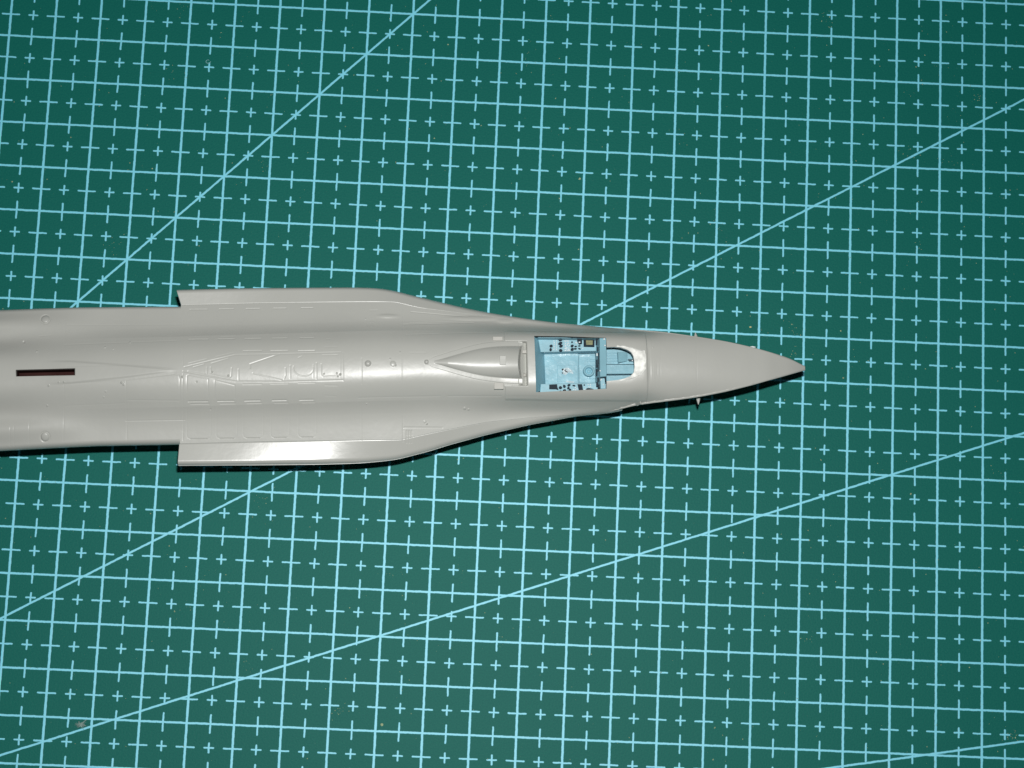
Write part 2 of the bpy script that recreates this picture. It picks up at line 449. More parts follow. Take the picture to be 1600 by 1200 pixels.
# tiny rivet dots and moulding pips
PIPS = [(71, 498.8, .085, .030), (70.5, 682.5, .085, .030), (575, 568, .062, .040), (614, 568.5, .06, .012), (666.6, 565.8, .048, .045),
        (610, 560.5, .014, .02), (618, 571, .016, .02), (307, 596.5, .016, -.02), (357, 587, .018, .02), (332, 581.5, .016, .02), (506, 584, .014, -.02), (526, 583, .014, -.02),
        (285, 589, .02, .02), (625, 550, .014, .02), (667, 662.5, .018, .025), (664, 659, .03, .008), (726, 638.3, .028, .02), (732, 640, .02, .02),
        (37, 534.5, .03, -.02), (57.5, 549, .016, .03), (100, 597, .014, .02), (190, 598, .02, .025), (193, 601, .018, .02), (164, 542.5, .014, .03), (177, 545, .012, .02),
        (76, 602.5, .018, .025), (91.5, 597.5, .014, .02), (165, 612, .014, .02), (162, 620.5, .014, .02), (74, 634, .016, .02), (203, 535, .018, .015), (329, 639.5, .02, -.01),
        (532, 585, .018, .03), (528, 588, .014, .02), (573, 631, .012, .02), (1020, 543, .012, .01), (900, 655, .02, .01), (571, 498, .014, .02)]
PIP = [(surf(a, b), r, h) for a, b, r, h in PIPS]

def relief(u, v):
    """engraving and small raised marks, added to height()"""
    du = np.zeros_like(u)
    for pts, wd, dp in G:
        for (u0, v0), (u1, v1) in zip(pts[:-1], pts[1:]):
            pad = wd * 2.5
            mk = (u > min(u0, u1) - pad) & (u < max(u0, u1) + pad) & (v > min(v0, v1) - pad) & (v < max(v0, v1) + pad)
            if not mk.any(): continue
            uu = u[mk]; vv = v[mk]
            L2 = (u1 - u0) ** 2 + (v1 - v0) ** 2 + 1e-12
            t = np.clip(((uu - u0) * (u1 - u0) + (vv - v0) * (v1 - v0)) / L2, 0, 1)
            dd = np.hypot(uu - u0 - t * (u1 - u0), vv - v0 - t * (v1 - v0))
            du[mk] = np.minimum(du[mk], -dp * np.exp(-(dd / wd) ** 4))
    out = du
    for (pu, pv), r, h in PIP:
        mk = (np.abs(u - pu) < r * 1.6) & (np.abs(v - pv) < r * 1.6)
        if not mk.any(): continue
        q = np.hypot(u[mk] - pu, v[mk] - pv) / r
        out[mk] += h * np.sqrt(np.clip(1 - q ** 2, 0, 1)) - (0.010 if h < .035 and r > .07 else 0) * np.exp(-((q - 1.15) / .16) ** 2)
    # bulges: (centre, half length, half width, height)
    for (a, b, la, wb, h) in BULGE:
        q = ((u - a) / la) ** 2 + ((v - b) / wb) ** 2
        mk = q < 6
        out[mk] += h * np.exp(-q[mk] ** 1.5)
    # low ridge running forward from the fin slot
    xx = x_of_u(u)
    mk = (xx > 60) & (xx < 285)
    dd = np.abs(v[mk] - FINC(u[mk])); wl = np.interp(xx[mk], [60, 110, 200, 285], [.24, .23, .12, .0])
    out[mk] += 0.016 * sstep(wl + .03, wl - .03, dd) * sstep(285, 240, xx[mk]) * sstep(60, 110, xx[mk])
    return out
BULGE = [surf(606, 494) + (.20, .045, .016), surf(740, 497.5) + (.50, .05, .018), surf(789, 501.5) + (.16, .05, .018)]
_f = [surf(x, y) for x, y in ((60, 582.2), (117, 581.3), (200, 580), (280, 578))]
FINC = lambda u: np.interp(u, [a for a, _ in _f], [b for _, b in _f])

# ---- openings
D_CURVE = [(948, 542.5), (960, 542), (970, 543.2), (980, 546.6), (986, 550.5), (989.3, 556), (990.8, 564), (991.3, 574), (990, 582), (985, 587.6), (975, 591.5), (965, 593.8), (948, 595.5)]
COCK = [(834.5, 524.8), (880, 525.2), (947, 527.8)] + D_CURVE + [(947.5, 607.3), (900, 610), (837.5, 612.8)]
SLOT = [(24.5, 577.8), (117, 575.6), (117, 586.2), (25, 588.3)]
def dens(poly, step=0.03):
    out = []
    n = len(poly)
    for i in range(n):
        a = np.array(poly[i]); b = np.array(poly[(i + 1) % n])
        k = max(1, int(np.hypot(*(b - a)) / step))
        for j in range(k): out.append(tuple(a + (b - a) * j / k))
    return out
HOLES = [[surf(*p) for p in COCK], [surf(*p) for p in SLOT]]
def inside(poly, u, v):
    r = np.zeros(u.shape, bool); n = len(poly)
    for i in range(n):
        x1, y1 = poly[i]; x2, y2 = poly[(i + 1) % n]
        c = ((y1 > v) != (y2 > v)) & (u < (x2 - x1) * (v - y1) / (y2 - y1 + 1e-15) + x1)
        r ^= c
    return r
def snap(poly, p):
    best = None; n = len(poly)
    for i in range(n):
        a = np.array(poly[i]); b = np.array(poly[(i + 1) % n]); d = b - a
        t = max(0, min(1, ((p - a) @ d) / (d @ d + 1e-15))); q = a + t * d
        dist = np.hypot(*(p - q))
        if best is None or dist < best[0]: best = (dist, q)
    return best[1]

# ------------------------------------------------------------------ the fuselage
root = bpy.data.objects.new('model_aircraft_fuselage', None)
sc.collection.objects.link(root)
root.empty_display_size = 0.02
ORI[root.name] = np.array([9.0, -8.5, 0.0]); root.location = (9.0 * U, -8.5 * U, 0)
tag(root, 'unpainted grey plastic model jet fuselage with a pale blue cockpit lying on the green mat', 'model aircraft')

def grid_faces(nu, nv, base=0):
    i = np.arange(nu - 1)[:, None] * nv + np.arange(nv - 1)[None, :] + base
    return np.stack([i, i + nv, i + nv + 1, i + 1], -1)

def body():
    nu, nv = 2000, 400
    us = np.linspace(UI[0] + .02, UI[-3], nu)
    s = np.linspace(-1, 1, nv); t = 0.45 * s + 0.55 * np.sin(np.pi / 2 * s)
    lip = 0.036 * sstep(940, 1000, x_of_u(us)) 
    # ragged moulding seam
    r_ = np.interp(us, np.linspace(us[0], us[-1], 260), rng.normal(0, .0035, 260))
    nick = lambda x0, a, wd: a * np.exp(-((x_of_u(us) - x0) / wd) ** 2)
    lipS = lip * 1.0 + r_ * (lip > .01) + nick(1212, .03, 2.5) + nick(1175, .02, 3) + nick(1002, .028, 1.4) - nick(998, .03, 2.0) + nick(972, .012, 3)
    lipN = lip * 0.55 + nick(1225, .02, 12)
    vN = ON(us) - lipN; vS = OS(us) + lipS
    c = F_CEN(us)
    V = np.where(t[None, :] > 0, c[:, None] + (vN - c)[:, None] * t[None, :], c[:, None] + (c - vS)[:, None] * t[None, :])
    Um = np.repeat(us[:, None], nv, 1)
    Z = height(Um, V) + relief(Um, V)
    Z[:, 0] = Z[:, 0] * 1.0
    uc = (Um[:-1, :-1] + Um[1:, 1:]) / 2; vc_ = (V[:-1, :-1] + V[1:, 1:]) / 2
    keep = np.ones((nu - 1, nv - 1), bool)
    hole_id = np.zeros((nu - 1, nv - 1), int)
    for k, H in enumerate(HOLES):
        ins = inside(H, uc, vc_); keep &= ~ins; hole_id[ins] = k + 1
    # snap the rim vertices on to the outline of each opening
    for k, H in enumerate(HOLES):
        hm = hole_id == k + 1
        touch = np.zeros((nu, nv), int); tot = np.zeros((nu, nv), int)
        for a in (0, 1):
            for b in (0, 1):
                touch[a:nu - 1 + a, b:nv - 1 + b] += hm; tot[a:nu - 1 + a, b:nv - 1 + b] += 1
        for i, j in zip(*np.where((touch > 0) & (touch < tot))):
            q = snap(H, np.array([Um[i, j], V[i, j]])); Um[i, j], V[i, j] = q
            Z[i, j] = float(height(q[0], q[1]))
    X, Y = to_xy(Um, V)
    verts = np.stack([X, Y, Z], -1).reshape(-1, 3)
    fc = grid_faces(nu, nv)[keep]
    faces = fc.reshape(-1, 4)
    # drop unused vertices later; rims of the openings: a skin thickness
    V2 = [verts]; F2 = [faces]; nb = len(verts)
    for H, th in zip(HOLES, (0.085, 0.12)):
        P = dens(H, 0.02); n = len(P)
        pu = np.array([p[0] for p in P]); pv = np.array([p[1] for p in P])
        z = height(pu, pv) + 0.0005; x_, y_ = to_xy(pu, pv)
        V2.append(np.concatenate([np.stack([x_, y_, z], -1), np.stack([x_, y_, z - th], -1)]))
        i = np.arange(n); j = (i + 1) % n
        F2.append(np.stack([nb + i, nb + j, nb + n + j, nb + n + i], -1)); nb += 2 * n
    # seam lip and outer wall
    for side, v0, lp in ((0, vS, -lipS), (nv - 1, vN, lipN)):
        ze = Z[:, side]
        rows = []
        for dv, dz in ((0, 0), (1.0, -0.004), (1.05, -0.035), (0.2, -0.05)):
            vv = v0 + lp * dv if dv else v0
            a, b = to_xy(us, vv); rows.append(np.stack([a, b, ze + dz], -1))
        V2.append(np.concatenate(rows))
        for r in range(3):
            i = nb + r * nu + np.arange(nu - 1)
            q = np.stack([i, i + 1, i + nu + 1, i + nu], -1)
            if side: q = q[:, ::-1]
            F2.append(q[:, ::-1])
        nb += 4 * nu
    verts = np.concatenate(V2); faces = np.concatenate(F2)
    used = np.zeros(len(verts), bool); used[faces.ravel()] = True
    idx = np.cumsum(used) - 1; verts = verts[used]; faces = idx[faces]
    me = bpy.data.meshes.new('upper_hull')
    org = ORI[root.name]
    me.vertices.add(len(verts)); me.vertices.foreach_set('co', ((verts - org) * U).ravel())
    me.loops.add(faces.size); me.loops.foreach_set('vertex_index', faces.ravel().astype(np.int32))
    me.polygons.add(len(faces)); me.polygons.foreach_set('loop_start', np.arange(0, faces.size, 4, dtype=np.int32))
    me.polygons.foreach_set('loop_total', np.full(len(faces), 4, np.int32))
    me.update(calc_edges=True); me.validate()
    me.polygons.foreach_set('use_smooth', [True] * len(me.polygons))
    o = link('upper_hull', me, root, M_GREY)
    ORI[o.name] = org
    return o
hull = body()

def hullblock(name, us, vN, vS, zfun, zb, mat, parent):
    pass

# side plates outboard of the seam (strakes over the air intakes)
def plate(side):
    xs0, xs1 = (277, 985)
    u0 = to_uv(*at(276 if side > 0 else 278.5, 452 if side > 0 else 727, 1.4))[0]
    u0b = to_uv(*at(284 if side > 0 else 281, 479 if side > 0 else 694, 1.4))[0]
    u1 = np.interp(990 if side > 0 else 975, XI, UI)
    nu, nv = 700, 40
    q = np.linspace(0, 1, nv)
    ul = np.linspace(0, 1, nu)
    Um = (u0b + (u0 - u0b) * q)[None, :] * (1 - ul)[:, None] + u1 * ul[:, None]
    I = ON if side > 0 else OS; O = PN if side > 0 else PS
    vi = I(Um) + side * 0.002; vo = np.where(side * (O(Um) - vi) > 0.004, O(Um), vi + side * 0.004)
    V = vi + (vo - vi) * q[None, :]
    Z = height(Um, V, True)
    Z = Z + relief(Um, V)
    Z[:, 0] -= 0.006
    X, Y = to_xy(Um, V)
    vt = np.stack([X, Y, Z], -1).reshape(-1, 3)
    f = grid_faces(nu, nv).reshape(-1, 4)
    if side < 0: f = f[:, ::-1]
    vs = [vt]; fs = [f]; nb = len(vt)
    # rim wall, going down and inwards, and end wall
    loop = [i * nv + nv - 1 for i in range(nu - 1, -1, -1)] + [j for j in range(nv - 2, -1, -1)]
    prev = loop
    for k, (ins, dz) in enumerate(((0.0, -0.03), (0.03, -0.09), (0.05, -0.16))):
        ring = []
        for n_, a in enumerate(loop):
            p = vt[a].copy()
            ring.append(p + np.array([0, 0, dz]) + np.array([sa, -ca, 0]) * side * ins)
        vs.append(np.array(ring))
        cur = list(range(nb, nb + len(loop))); nb += len(loop)
        for a in range(len(loop) - 1):
            qd = (prev[a], prev[a + 1], cur[a + 1], cur[a])
            fs.append(np.array([qd if side > 0 else qd[::-1]]))
        prev = cur
    o = part('intake_plate', np.concatenate(vs), np.concatenate(fs).tolist(), M_GREYG, root, True)
    return o
p1 = plate(1); p2 = plate(-1)

# lower shell, hidden from above, resting on the mat
def lower():
    us = np.linspace(UI[0] + .03, UI[-4], 260)
    x = x_of_u(us)
    zb = np.interp(x, [-60, 860, 960, 1060, 1160, 1262], [0.004, 0.004, .12, .42, .78, 1.08])
    rows = []
    ze = F_EDGE(us) - 0.05
    c = F_CEN(us)
    for k in (1, .93, .8, .55, 0, -.55, -.8, -.93, -1):
        e = np.where(k > 0, ON(us) - c, c - OS(us)) - 0.05
        e = np.maximum(e, 0.01)
        zz = {1: ze, .93: ze * .72 + zb * .28, .8: ze * .3 + zb * .7, .55: zb, 0: zb}[abs(k)]
        a, b = to_xy(us, c + e * k); rows.append(np.stack([a, b, zz], -1))
    v = np.stack(rows, 1).reshape(-1, 3)
    f = grid_faces(len(us), 9).reshape(-1, 4)[:, ::-1]
    o = part('lower_hull', v, f.tolist(), M_GREY, root, True)
lower()

# pitot vanes each side of the nose
def vane(x0, y0, x1, y1, z):
    a = np.array(at(x0, y0, z)); b = np.array(at(x1, y1, z)); d = b - a; L = np.hypot(*d); d /= L; nrm = np.array([-d[1], d[0]])
    v = []; f = []; n = 10
    prof = [(0, .045), (.35, .040), (.7, .022), (1.0, .006)]
    for s_, r in prof:
        for k in range(n):
            q = 2 * math.pi * k / n
            p = a + d * L * s_ + nrm * r * math.cos(q)
            v.append((p[0], p[1], z + r * .8 * math.sin(q)))
    for r in range(len(prof) - 1):
        for k in range(n):
            f.append((r * n + k, r * n + (k + 1) % n, (r + 1) * n + (k + 1) % n, (r + 1) * n + k))
    f.append(tuple(range(n)))
    f.append(tuple(range((len(prof) - 1) * n, len(prof) * n))[::-1])
    return part('angle_vane', v, f, M_GREY, root, True)
vane(1091, 621.5, 1091.2, 632.2, 1.19)
vane(1087.5, 529, 1086.5, 519.5, 1.10)

# ---- fairing behind the cockpit
def fairing():
    xs = [668, 671, 677.5, 690, 702.5, 715, 727.5, 740, 752.5, 765, 777.5, 790, 802, 812, 818, 821.5, 824]
    No = [564.8, 561, 558.3, 553.7, 549.7, 546, 542.3, 538.7, 536.3, 534.4, 533.2, 532.7, 532.7, 533, 533.4, 533.6, 533.6]
    So = [567, 571.5, 573.5, 577.5, 581.2, 585, 588.6, 592, 594, 595.8, 597.6, 598.9, 599.4, 599.8, 600, 600, 600]
    Ni = [565.6, 565.6, 565.6, 561.2, 557.5, 553.6, 550, 546.6, 543.7, 542, 541, 540.6, 540.5, 540.6, 541, 541.5, 542]
    Si = [566, 566, 566, 570.4, 574.4, 577.9, 581, 584.3, 587, 588.6, 589.8, 590.6, 591.2, 591.8, 591.5, 591, 590.5]
    xx = np.linspace(668, 816.6, 260)
    cols_ = []
    for a, b, side in ((No, Ni, 0), (Ni, Si, 1), (Si, So, 2)):
        n = (8, 56, 8)[side]
        A = np.interp(xx, xs, smooth1(np.array(a, float), 1)); B = np.interp(xx, xs, smooth1(np.array(b, float), 1))
        for k in range(n):
            cols_.append((A + (B - A) * k / n, side, k / n))
    cols_.append((np.interp(xx, xs, smooth1(np.array(So, float), 1)), 2, 1.0))
    nv = len(cols_)
    P = np.zeros((len(xx), nv, 3))
    for i, x in enumerate(xx):
        dome = np.interp(x, [668, 678, 700, 730, 745, 811], [0, .0, .055, .08, .10, .21])
        for j, (yy, side, k) in enumerate(cols_):
            S_ = 0.15 * min(1, max(0, (x - 810) / 12))
            zoff = 0.018 + S_
            if side == 1:
                q = abs(2 * k - 1)
                xb = 812.0 - 3.0 * (1 - q ** 2)                 # rear face of the dome, hollowed in the middle
                fall = float(1 - sstep(xb, xb + 4.5, x))
                pr_ = dome * max(0, 1 - q ** 2.3) ** 0.8
                zoff = (zoff + pr_) * fall - 0.01 * (1 - fall)
            if i == 0: zoff = -0.01
            u, v = surf_f(x, yy[i] , zoff)
            X, Y = to_xy(u, v)
            P[i, j] = (X, Y, float(height(u, v)) + zoff)
    v = P.reshape(-1, 3)
    f = grid_faces(len(xx), nv).reshape(-1, 4)[:, ::-1]
    # side skirts
    vs = [v]; fs = [f]; nb = len(v)
    for j in (0, nv - 1):
        s_ = P[:, j].copy(); s_[:, 2] -= .06
        vs.append(s_); i = np.arange(len(xx) - 1)
        q = np.stack([i * nv + j, (i + 1) * nv + j, nb + i + 1, nb + i], -1)
        fs.append(q if j == 0 else q[:, ::-1]); nb += len(xx)
    e_ = P[-1].copy(); e_[:, 2] -= .15; vs.append(e_); i = np.arange(nv - 1); l0 = (len(xx) - 1) * nv
    fs.append(np.stack([l0 + i, l0 + i + 1, nb + i + 1, nb + i], -1))
    return part('canopy_fairing', np.concatenate(vs), np.concatenate(fs).tolist(), M_GREY, root, True)
def surf_f(x, y, off):
    z = 1.9
    for _ in range(5):
        u, v = to_uv(*at(x, y, z)); z = float(height(u, v)) + off
    return to_uv(*at(x, y, z))
fair = fairing()

def blk(name, x0, y0, x1, y1, z1, z0, mat, parent, bev=0.008, skew=0.0):
    """block whose top face spans the measured rectangle at height z1"""
    pts = [at(x0, y0, z1), at(x1, y0, z1), at(x1 + skew, y1, z1), at(x0 + skew, y1, z1)]
    v, f = prism(pts, z1, z0, bev)
    return part(name, v, f, mat, parent)
def poly(name, pts, z1, z0, mat, parent, bev=0.0):
    zz = z1 if hasattr(z1, '__len__') else [z1] * len(pts)
    v, f = prism([at(x, y, z) for (x, y), z in zip(pts, zz)], zz, z0, bev)
    return part(name, v, f, mat, parent)

zt = float(height(*surf(778, 529)))
blk('hinge_lug', 770, 526, 785.6, 532, zt + .05, zt - .1, M_GREYR, root)
zt = float(height(*surf(780, 603)))
blk('hinge_lug', 772, 598, 787, 608, zt + .05, zt - .1, M_GREYR, root)
blk('hinge_lug', 788, 600.6, 800, 604, zt + .03, zt - .1, M_GREY, root, .004)
X_, Y_, z_ = surf3(785.6, 562.5)
blk('fairing_block', 780.8, 555.5, 790.6, 570, z_ + .200, z_ + .10, M_GREY, root)
zt = float(height(*surf(819, 550)))
blk('fairing_pin', 816, 547, 822.5, 552, zt + .08, zt - .1, M_GREYR, root)
def ball(name, x, y, z, r, mat, parent, flat=1.0, n=12, m_=6):
    X, Y = at(x, y, z); v = []; f = []
    for i in range(m_):
        a = math.pi / 2 * i / m_
        for k in range(n):
            q = 2 * math.pi * k / n
            v.append((X + r * math.cos(a) * math.cos(q), Y + r * math.cos(a) * math.sin(q), z - r * flat + r * flat * math.sin(a)))
    v.append((X, Y, z))
    for i in range(m_ - 1):
        for k in range(n):
            f.append((i * n + k, i * n + (k + 1) % n, (i + 1) * n + (k + 1) % n, (i + 1) * n + k))
    for k in range(n): f.append(((m_ - 1) * n + k, (m_ - 1) * n + (k + 1) % n, m_ * n))
    f.append(tuple(range(n))[::-1])
    return part(name, v, f, mat, parent, True)
ball('fairing_pin', 820, 585.6, zt + .07, .042, M_GREYR, root)

# ---- filler smeared round the front of the cockpit opening
def filler():
    inner = [(962, 541.2), (970, 542.6), (980, 546), (986.3, 550), (989.8, 556), (991.3, 564), (991.8, 574), (990.4, 582.6), (985.2, 588.4), (975, 592.3), (965, 594.6)]
    outer = [(963, 539.2), (975, 539.5), (988, 542.5), (996, 545.5), (1009, 547), (1011, 556), (1010.5, 565), (1010, 576), (1003, 585.5), (990, 591.5), (968, 596.0)]
    n = 120; mq = 26
    ti = np.linspace(0, len(inner) - 1, n)
    I = [(np.interp(t, range(len(inner)), [p[0] for p in inner]), np.interp(t, range(len(inner)), [p[1] for p in inner])) for t in ti]
    O = [(np.interp(t, range(len(outer)), [p[0] for p in outer]), np.interp(t, range(len(outer)), [p[1] for p in outer])) for t in ti]
    jag = smooth1(rng.normal(0, 1.0, n), 3) * 1.1
    lump = np.interp(np.arange(n), np.linspace(0, n, 17), rng.uniform(0, 1, 17))
    nz = rng.normal(0, 1, (n, mq))
    for _ in range(3):
        nz = (nz + np.roll(nz, 1, 0) + np.roll(nz, -1, 0) + np.roll(nz, 1, 1) + np.roll(nz, -1, 1)) / 5 * 1.6
    v = []
    for a in range(n):
        for b in range(mq):
            k = b / (mq - 1)
            x = I[a][0] + (O[a][0] - I[a][0]) * k + jag[a] * k
            y = I[a][1] + (O[a][1] - I[a][1]) * k + jag[(a + 7) % n] * k * .5
            edge = min(1, (1 - k) / .25) * min(1, a / 8) * min(1, (n - 1 - a) / 8)
            up = -0.004 + edge * (0.012 + 0.010 * math.sin(math.pi * k) * (.4 + lump[a])) + edge * nz[a, b] * 0.0016
            X, Y, Z = surf3(x, y, up); v.append((X, Y, Z))
    f = grid_faces(n, mq).reshape(-1, 4).tolist()
    return part('filler_smear', v, f, M_FILL, root, True)
fl = filler(); fl['label'] = 'chalky white filler sanded round the front end of the cockpit opening'

# ------------------------------------------------------------------ cockpit
ZD = 1.857            # sill
ZF = 1.18             # floor
ZC = 1.52             # consoles
tub = None
def cockpit():
    # outer tub: floor and four walls, a little wider than the opening above it
    g = lambda x, y, z: at(x, y, z)
    fl_ = [g(846, 538, ZF), g(999, 538, ZF), g(999, 610, ZF), g(846, 610, ZF)]
    t_ = [g(830, 527.5, 1.68), g(1000, 529.5, 1.68), g(1000, 612.5, 1.68), g(830, 616, 1.68)]
    v = [(a, b, ZF) for a, b in fl_] + [(a, b, 1.68) for a, b in t_]
    f = [(3, 2, 1, 0)[::-1][::-1], (0, 1, 5, 4), (1, 2, 6, 5), (2, 3, 7, 6), (3, 0, 4, 7)]
    tub = part('cockpit_tub', v, f, M_BLUE2, root)
    tub['label'] = 'pale blue painted cockpit tub let into the grey hull'
    # sloping rear bulkhead
    a = [at(835.0, 523, ZD - .09), at(837.8, 614, ZD - .09), at(852.0, 600.5, ZF + .01), at(850.8, 551, ZF + .01)]
    b = [at(839.6, 526.5, ZC), at(844.2, 600.0, ZC), at(838.5, 611.5, ZC + .12)]
    v = [(*at(834, 525, 1.74), 1.74), (*at(837, 614, 1.74), 1.74), (*at(852.2, 607, ZF + .004), ZF + .004), (*at(850.8, 540, ZF + .004), ZF + .004)]
    part('rear_bulkhead', v, [(0, 1, 2, 3)], M_BLUE2, tub)
    # seat floor and raised front floor
    poly('seat_floor', [(850, 553.5), (903.6, 553.0), (904.4, 599.0), (852, 600.5)], ZF + .055, ZF + .002, M_BLUE, tub, .012)
    poly('seat_pan', [(871, 571), (902.5, 571), (902.8, 597), (871, 597)], ZF + .070, ZF + .04, M_BLUE, tub, .008)
    poly('pedal_floor', [(904.3, 555), (935, 554.5), (935, 598.5), (905, 598.5)], ZF + .08, ZF + .003, M_BLUE, tub, .010)
    for yy in (561.5, 564.6, 570.5):
        blk('floor_rib', 918, yy - .7, 934, yy + .7, ZF + .10, ZF + .05, M_BLUE, tub, .005)
    blk('floor_rib', 925, 585.5, 934, 587.4, ZF + .105, ZF + .05, M_BLUE, tub, .005)
    blk('floor_rib', 918, 590.6, 932, 592, ZF + .10, ZF + .05, M_BLUE, tub, .005)
    zr = ZF + .057
    poly('glint_strip', [(851, 553.3), (903.3, 552.8), (903.5, 555.8), (851.2, 556.6)], [zr + .012, zr + .012, zr + .002, zr + .002], ZF + .02, M_BLUE, tub)  # added strip, tilted so the seat floor's edge shows a bright glint
    zr = ZF + .082
    poly('glint_strip', [(904.8, 554.8), (922, 554.5), (922, 557.6), (905, 558.2)], [zr + .012, zr + .012, zr + .002, zr + .002], ZF + .02, M_BLUE, tub)  # another added glint strip, along the pedal floor
    # control column boot
    X, Y = at(920.3, 579.3, ZF + .18)
    prof = [(.128, ZF + .05), (.120, ZF + .17), (.110, ZF + .195), (.092, ZF + .20), (.070, ZF + .165), (.062, ZF + .09), (.050, ZF + .085), (.046, ZF + .12), (.032, ZF + .14), (.0, ZF + .145)]
    n = 28; v = []; f = []
    for r, z in prof:
        for k in range(n):
            q = 2 * math.pi * k / n; v.append((X + r * math.cos(q), Y + r * math.sin(q), z))
    for r in range(len(prof) - 1):
        for k in range(n):
            f.append((r * n + k, r * n + (k + 1) % n, (r + 1) * n + (k + 1) % n, (r + 1) * n + k))
    part('stick_socket', v, f, M_BLUE2, tub, True)
    # side consoles
    cn = poly('side_console', [(840.2, 526.6), (933.5, 526.6), (933.5, 548.3), (844.6, 550.2)], ZC, ZF + .003, M_BLUE2, root, .010)
    cs = poly('side_console', [(844.8, 600.2), (934, 598.6), (934, 613), (843.6, 614)], ZC, ZF + .003, M_BLUE2, root, .010)
    cn['label'] = 'wide pale blue side console with a dark framed screen and black knobs'
    cs['label'] = 'narrow pale blue side console with two black panels and knobs'
    # dark knobs: (x, y, rx, ry, tilt)
    def knob(p, x, y, rx, ry, rot=0.0, hh=.035, mt=M_NAVY, name='knob'):
        X, Y = at(820 + x / 10, 510 + y / 10, ZC + hh)
        n = 10; pts = []
        for k in range(n):
            q = 2 * math.pi * k / n; j = random.uniform(.88, 1.12)
            a_, b_ = 1.35 * rx / 10 / 70 * math.cos(q) * j, 1.35 * ry / 10 / 70 * math.sin(q) * j
            pts.append((X + a_ * math.cos(rot) - b_ * math.sin(rot), Y + a_ * math.sin(rot) + b_ * math.cos(rot)))
        v, f = prism(pts, ZC + hh, ZC - .004, .006)
        return part(name, v, f, mt, p)
    for x, y, rx, ry, ro in ((412, 305, 19, 17, .2), (405, 360, 15, 18, 0), (555, 205, 23, 18, .1), (553, 263, 26, 17, .5), (567, 306, 22, 15, .4), (560, 373, 20, 16, 0),
                             (737, 190, 16, 9, 0), (739, 245, 10, 9, 0), (741, 303, 20, 15, .6), (742, 358, 20, 15, .6), (796, 312, 15, 8, .2), (790, 348, 16, 9, .1),
                             (853, 303, 16, 7, .1), (857, 348, 16, 9, -.3)):
        knob(cn, x, y, rx, ry, ro)
    for x, y, rx, ry, ro in ((558, 957, 20, 17, .2), (618, 934, 15, 19, .2), (690, 917, 18, 14, .3), (683, 964, 15, 13, .9), (710, 989, 14, 12, -.3), (560, 1012, 14, 8, 0),
                             (622, 1003, 20, 15, .1), (676, 1006, 8, 5, .4), (768, 924, 17, 8, -.1), (930, 915, 9, 7, 0), (1020, 982, 46, 13, -.06)):
        knob(cs, x, y, rx, ry, ro)
    # pale push buttons in rows
    for x in (455, 495):
        for y in range(200, 375, 27):
            knob(cn, x + random.uniform(-4, 4), y + random.uniform(-4, 4), 7, 6, 0, .022, M_WHITE, 'push_button')
    for x in (632, 662, 690):
        for y in range(200, 385, 30):
            if random.random() < .8:
                knob(cn, x + random.uniform(-5, 5), y + random.uniform(-5, 5), random.choice((7, 8, 12)), 6, 0, .022, M_WHITE, 'push_button')
    for x, y in ((800, 250), (812, 258), (905, 340), (760, 985), (790, 990), (815, 975), (790, 955), (990, 905), (1025, 910), (1030, 940), (1000, 945), (930, 985), (960, 975)):
        knob(cn if y < 600 else cs, x, y, 8, 6, 0, .024, M_WHITE, 'push_button')
    # throttle block and its lever
    pts = [(901.5, 526), (911, 526.2), (909.6, 531), (909.5, 536.5), (905.2, 537.5), (902.5, 533)]
    th = poly('throttle_lever', pts, ZC + .09, ZC - .004, M_NAVY, cn, .01)
    poly('throttle_lever', [(904, 534), (906.5, 533.5), (907, 535.3), (904.5, 535.6)], ZC + .12, ZC + .085, M_WHITE, cn, .003)
    # screen
    poly('screen_frame', [(911.9, 528.6), (929.4, 528.8), (928.9, 541.8), (912.2, 541.3)], ZC + .055, ZC - .004, M_NAVY, cn, .012)
    poly('display_screen', [(915.4, 531.6), (926.3, 531.9), (926.0, 538.9), (915.8, 538.9)], ZC + .062, ZC + .03, M_OLIVE, cn, .004)
    # black panels on the narrow console
    poly('black_panel', [(858.3, 600.8), (870.6, 600.2), (871, 605), (872.8, 609.4), (869.0, 608.2), (858.2, 608)], ZC + .03, ZC - .004, M_NAVY, cs, .006)
    poly('black_panel', [(902.4, 600.2), (909.6, 600.2), (911.2, 609.6), (904.6, 609.8)], ZC + .035, ZC - .004, M_NAVY, cs, .006)
    # instrument panel: a cross bar with a dark face towards the seat
    ip = poly('instrument_panel', [(936.8, 528.0), (947.0, 528.2), (947.6, 588.0), (937.6, 588.8)], [ZD, ZD - .045, ZD - .045, ZD], ZF + .01, M_BLUE2, root, .012)
    poly('instrument_panel', [(937.8, 591.2), (945.2, 590.4), (945.8, 607.4), (938.4, 607.6)], ZD - .10, ZF + .01, M_BLUE2, root, .010)
    # sloping face with gauges
    za, zb_ = ZD - .06, ZF + .30
    v = [(*at(936.9, 529, za), za), (*at(937.9, 606, za), za), (*at(930.6, 603, zb_), zb_), (*at(930.0, 535, zb_), zb_)]
    part('instrument_face', v, [(0, 3, 2, 1)], M_BLUE2, ip)
    for (x, y, a_, b_, mt) in ((933.0, 533.5, 2.2, 5.0, M_NAVY), (934.3, 545.5, 1.2, 3.4, M_NAVY), (933.0, 554, 1.0, 2.2, M_WHITE), (935.0, 560, .8, 9.5, M_NAVY), (932.7, 568, 1.3, 6.5, M_NAVY), (932.4, 582, 1.4, 5.5, M_NAVY), (934.6, 575, .8, 5.5, M_NAVY), (934.8, 593, 1.4, 3.5, M_NAVY), (933.3, 600.5, 1.6, 3.6, M_NAVY), (935.6, 604, 1.0, 3.5, M_NAVY)):
        k = (x - 930.2) / 7.0; z = zb_ + (za - zb_) * k + .03
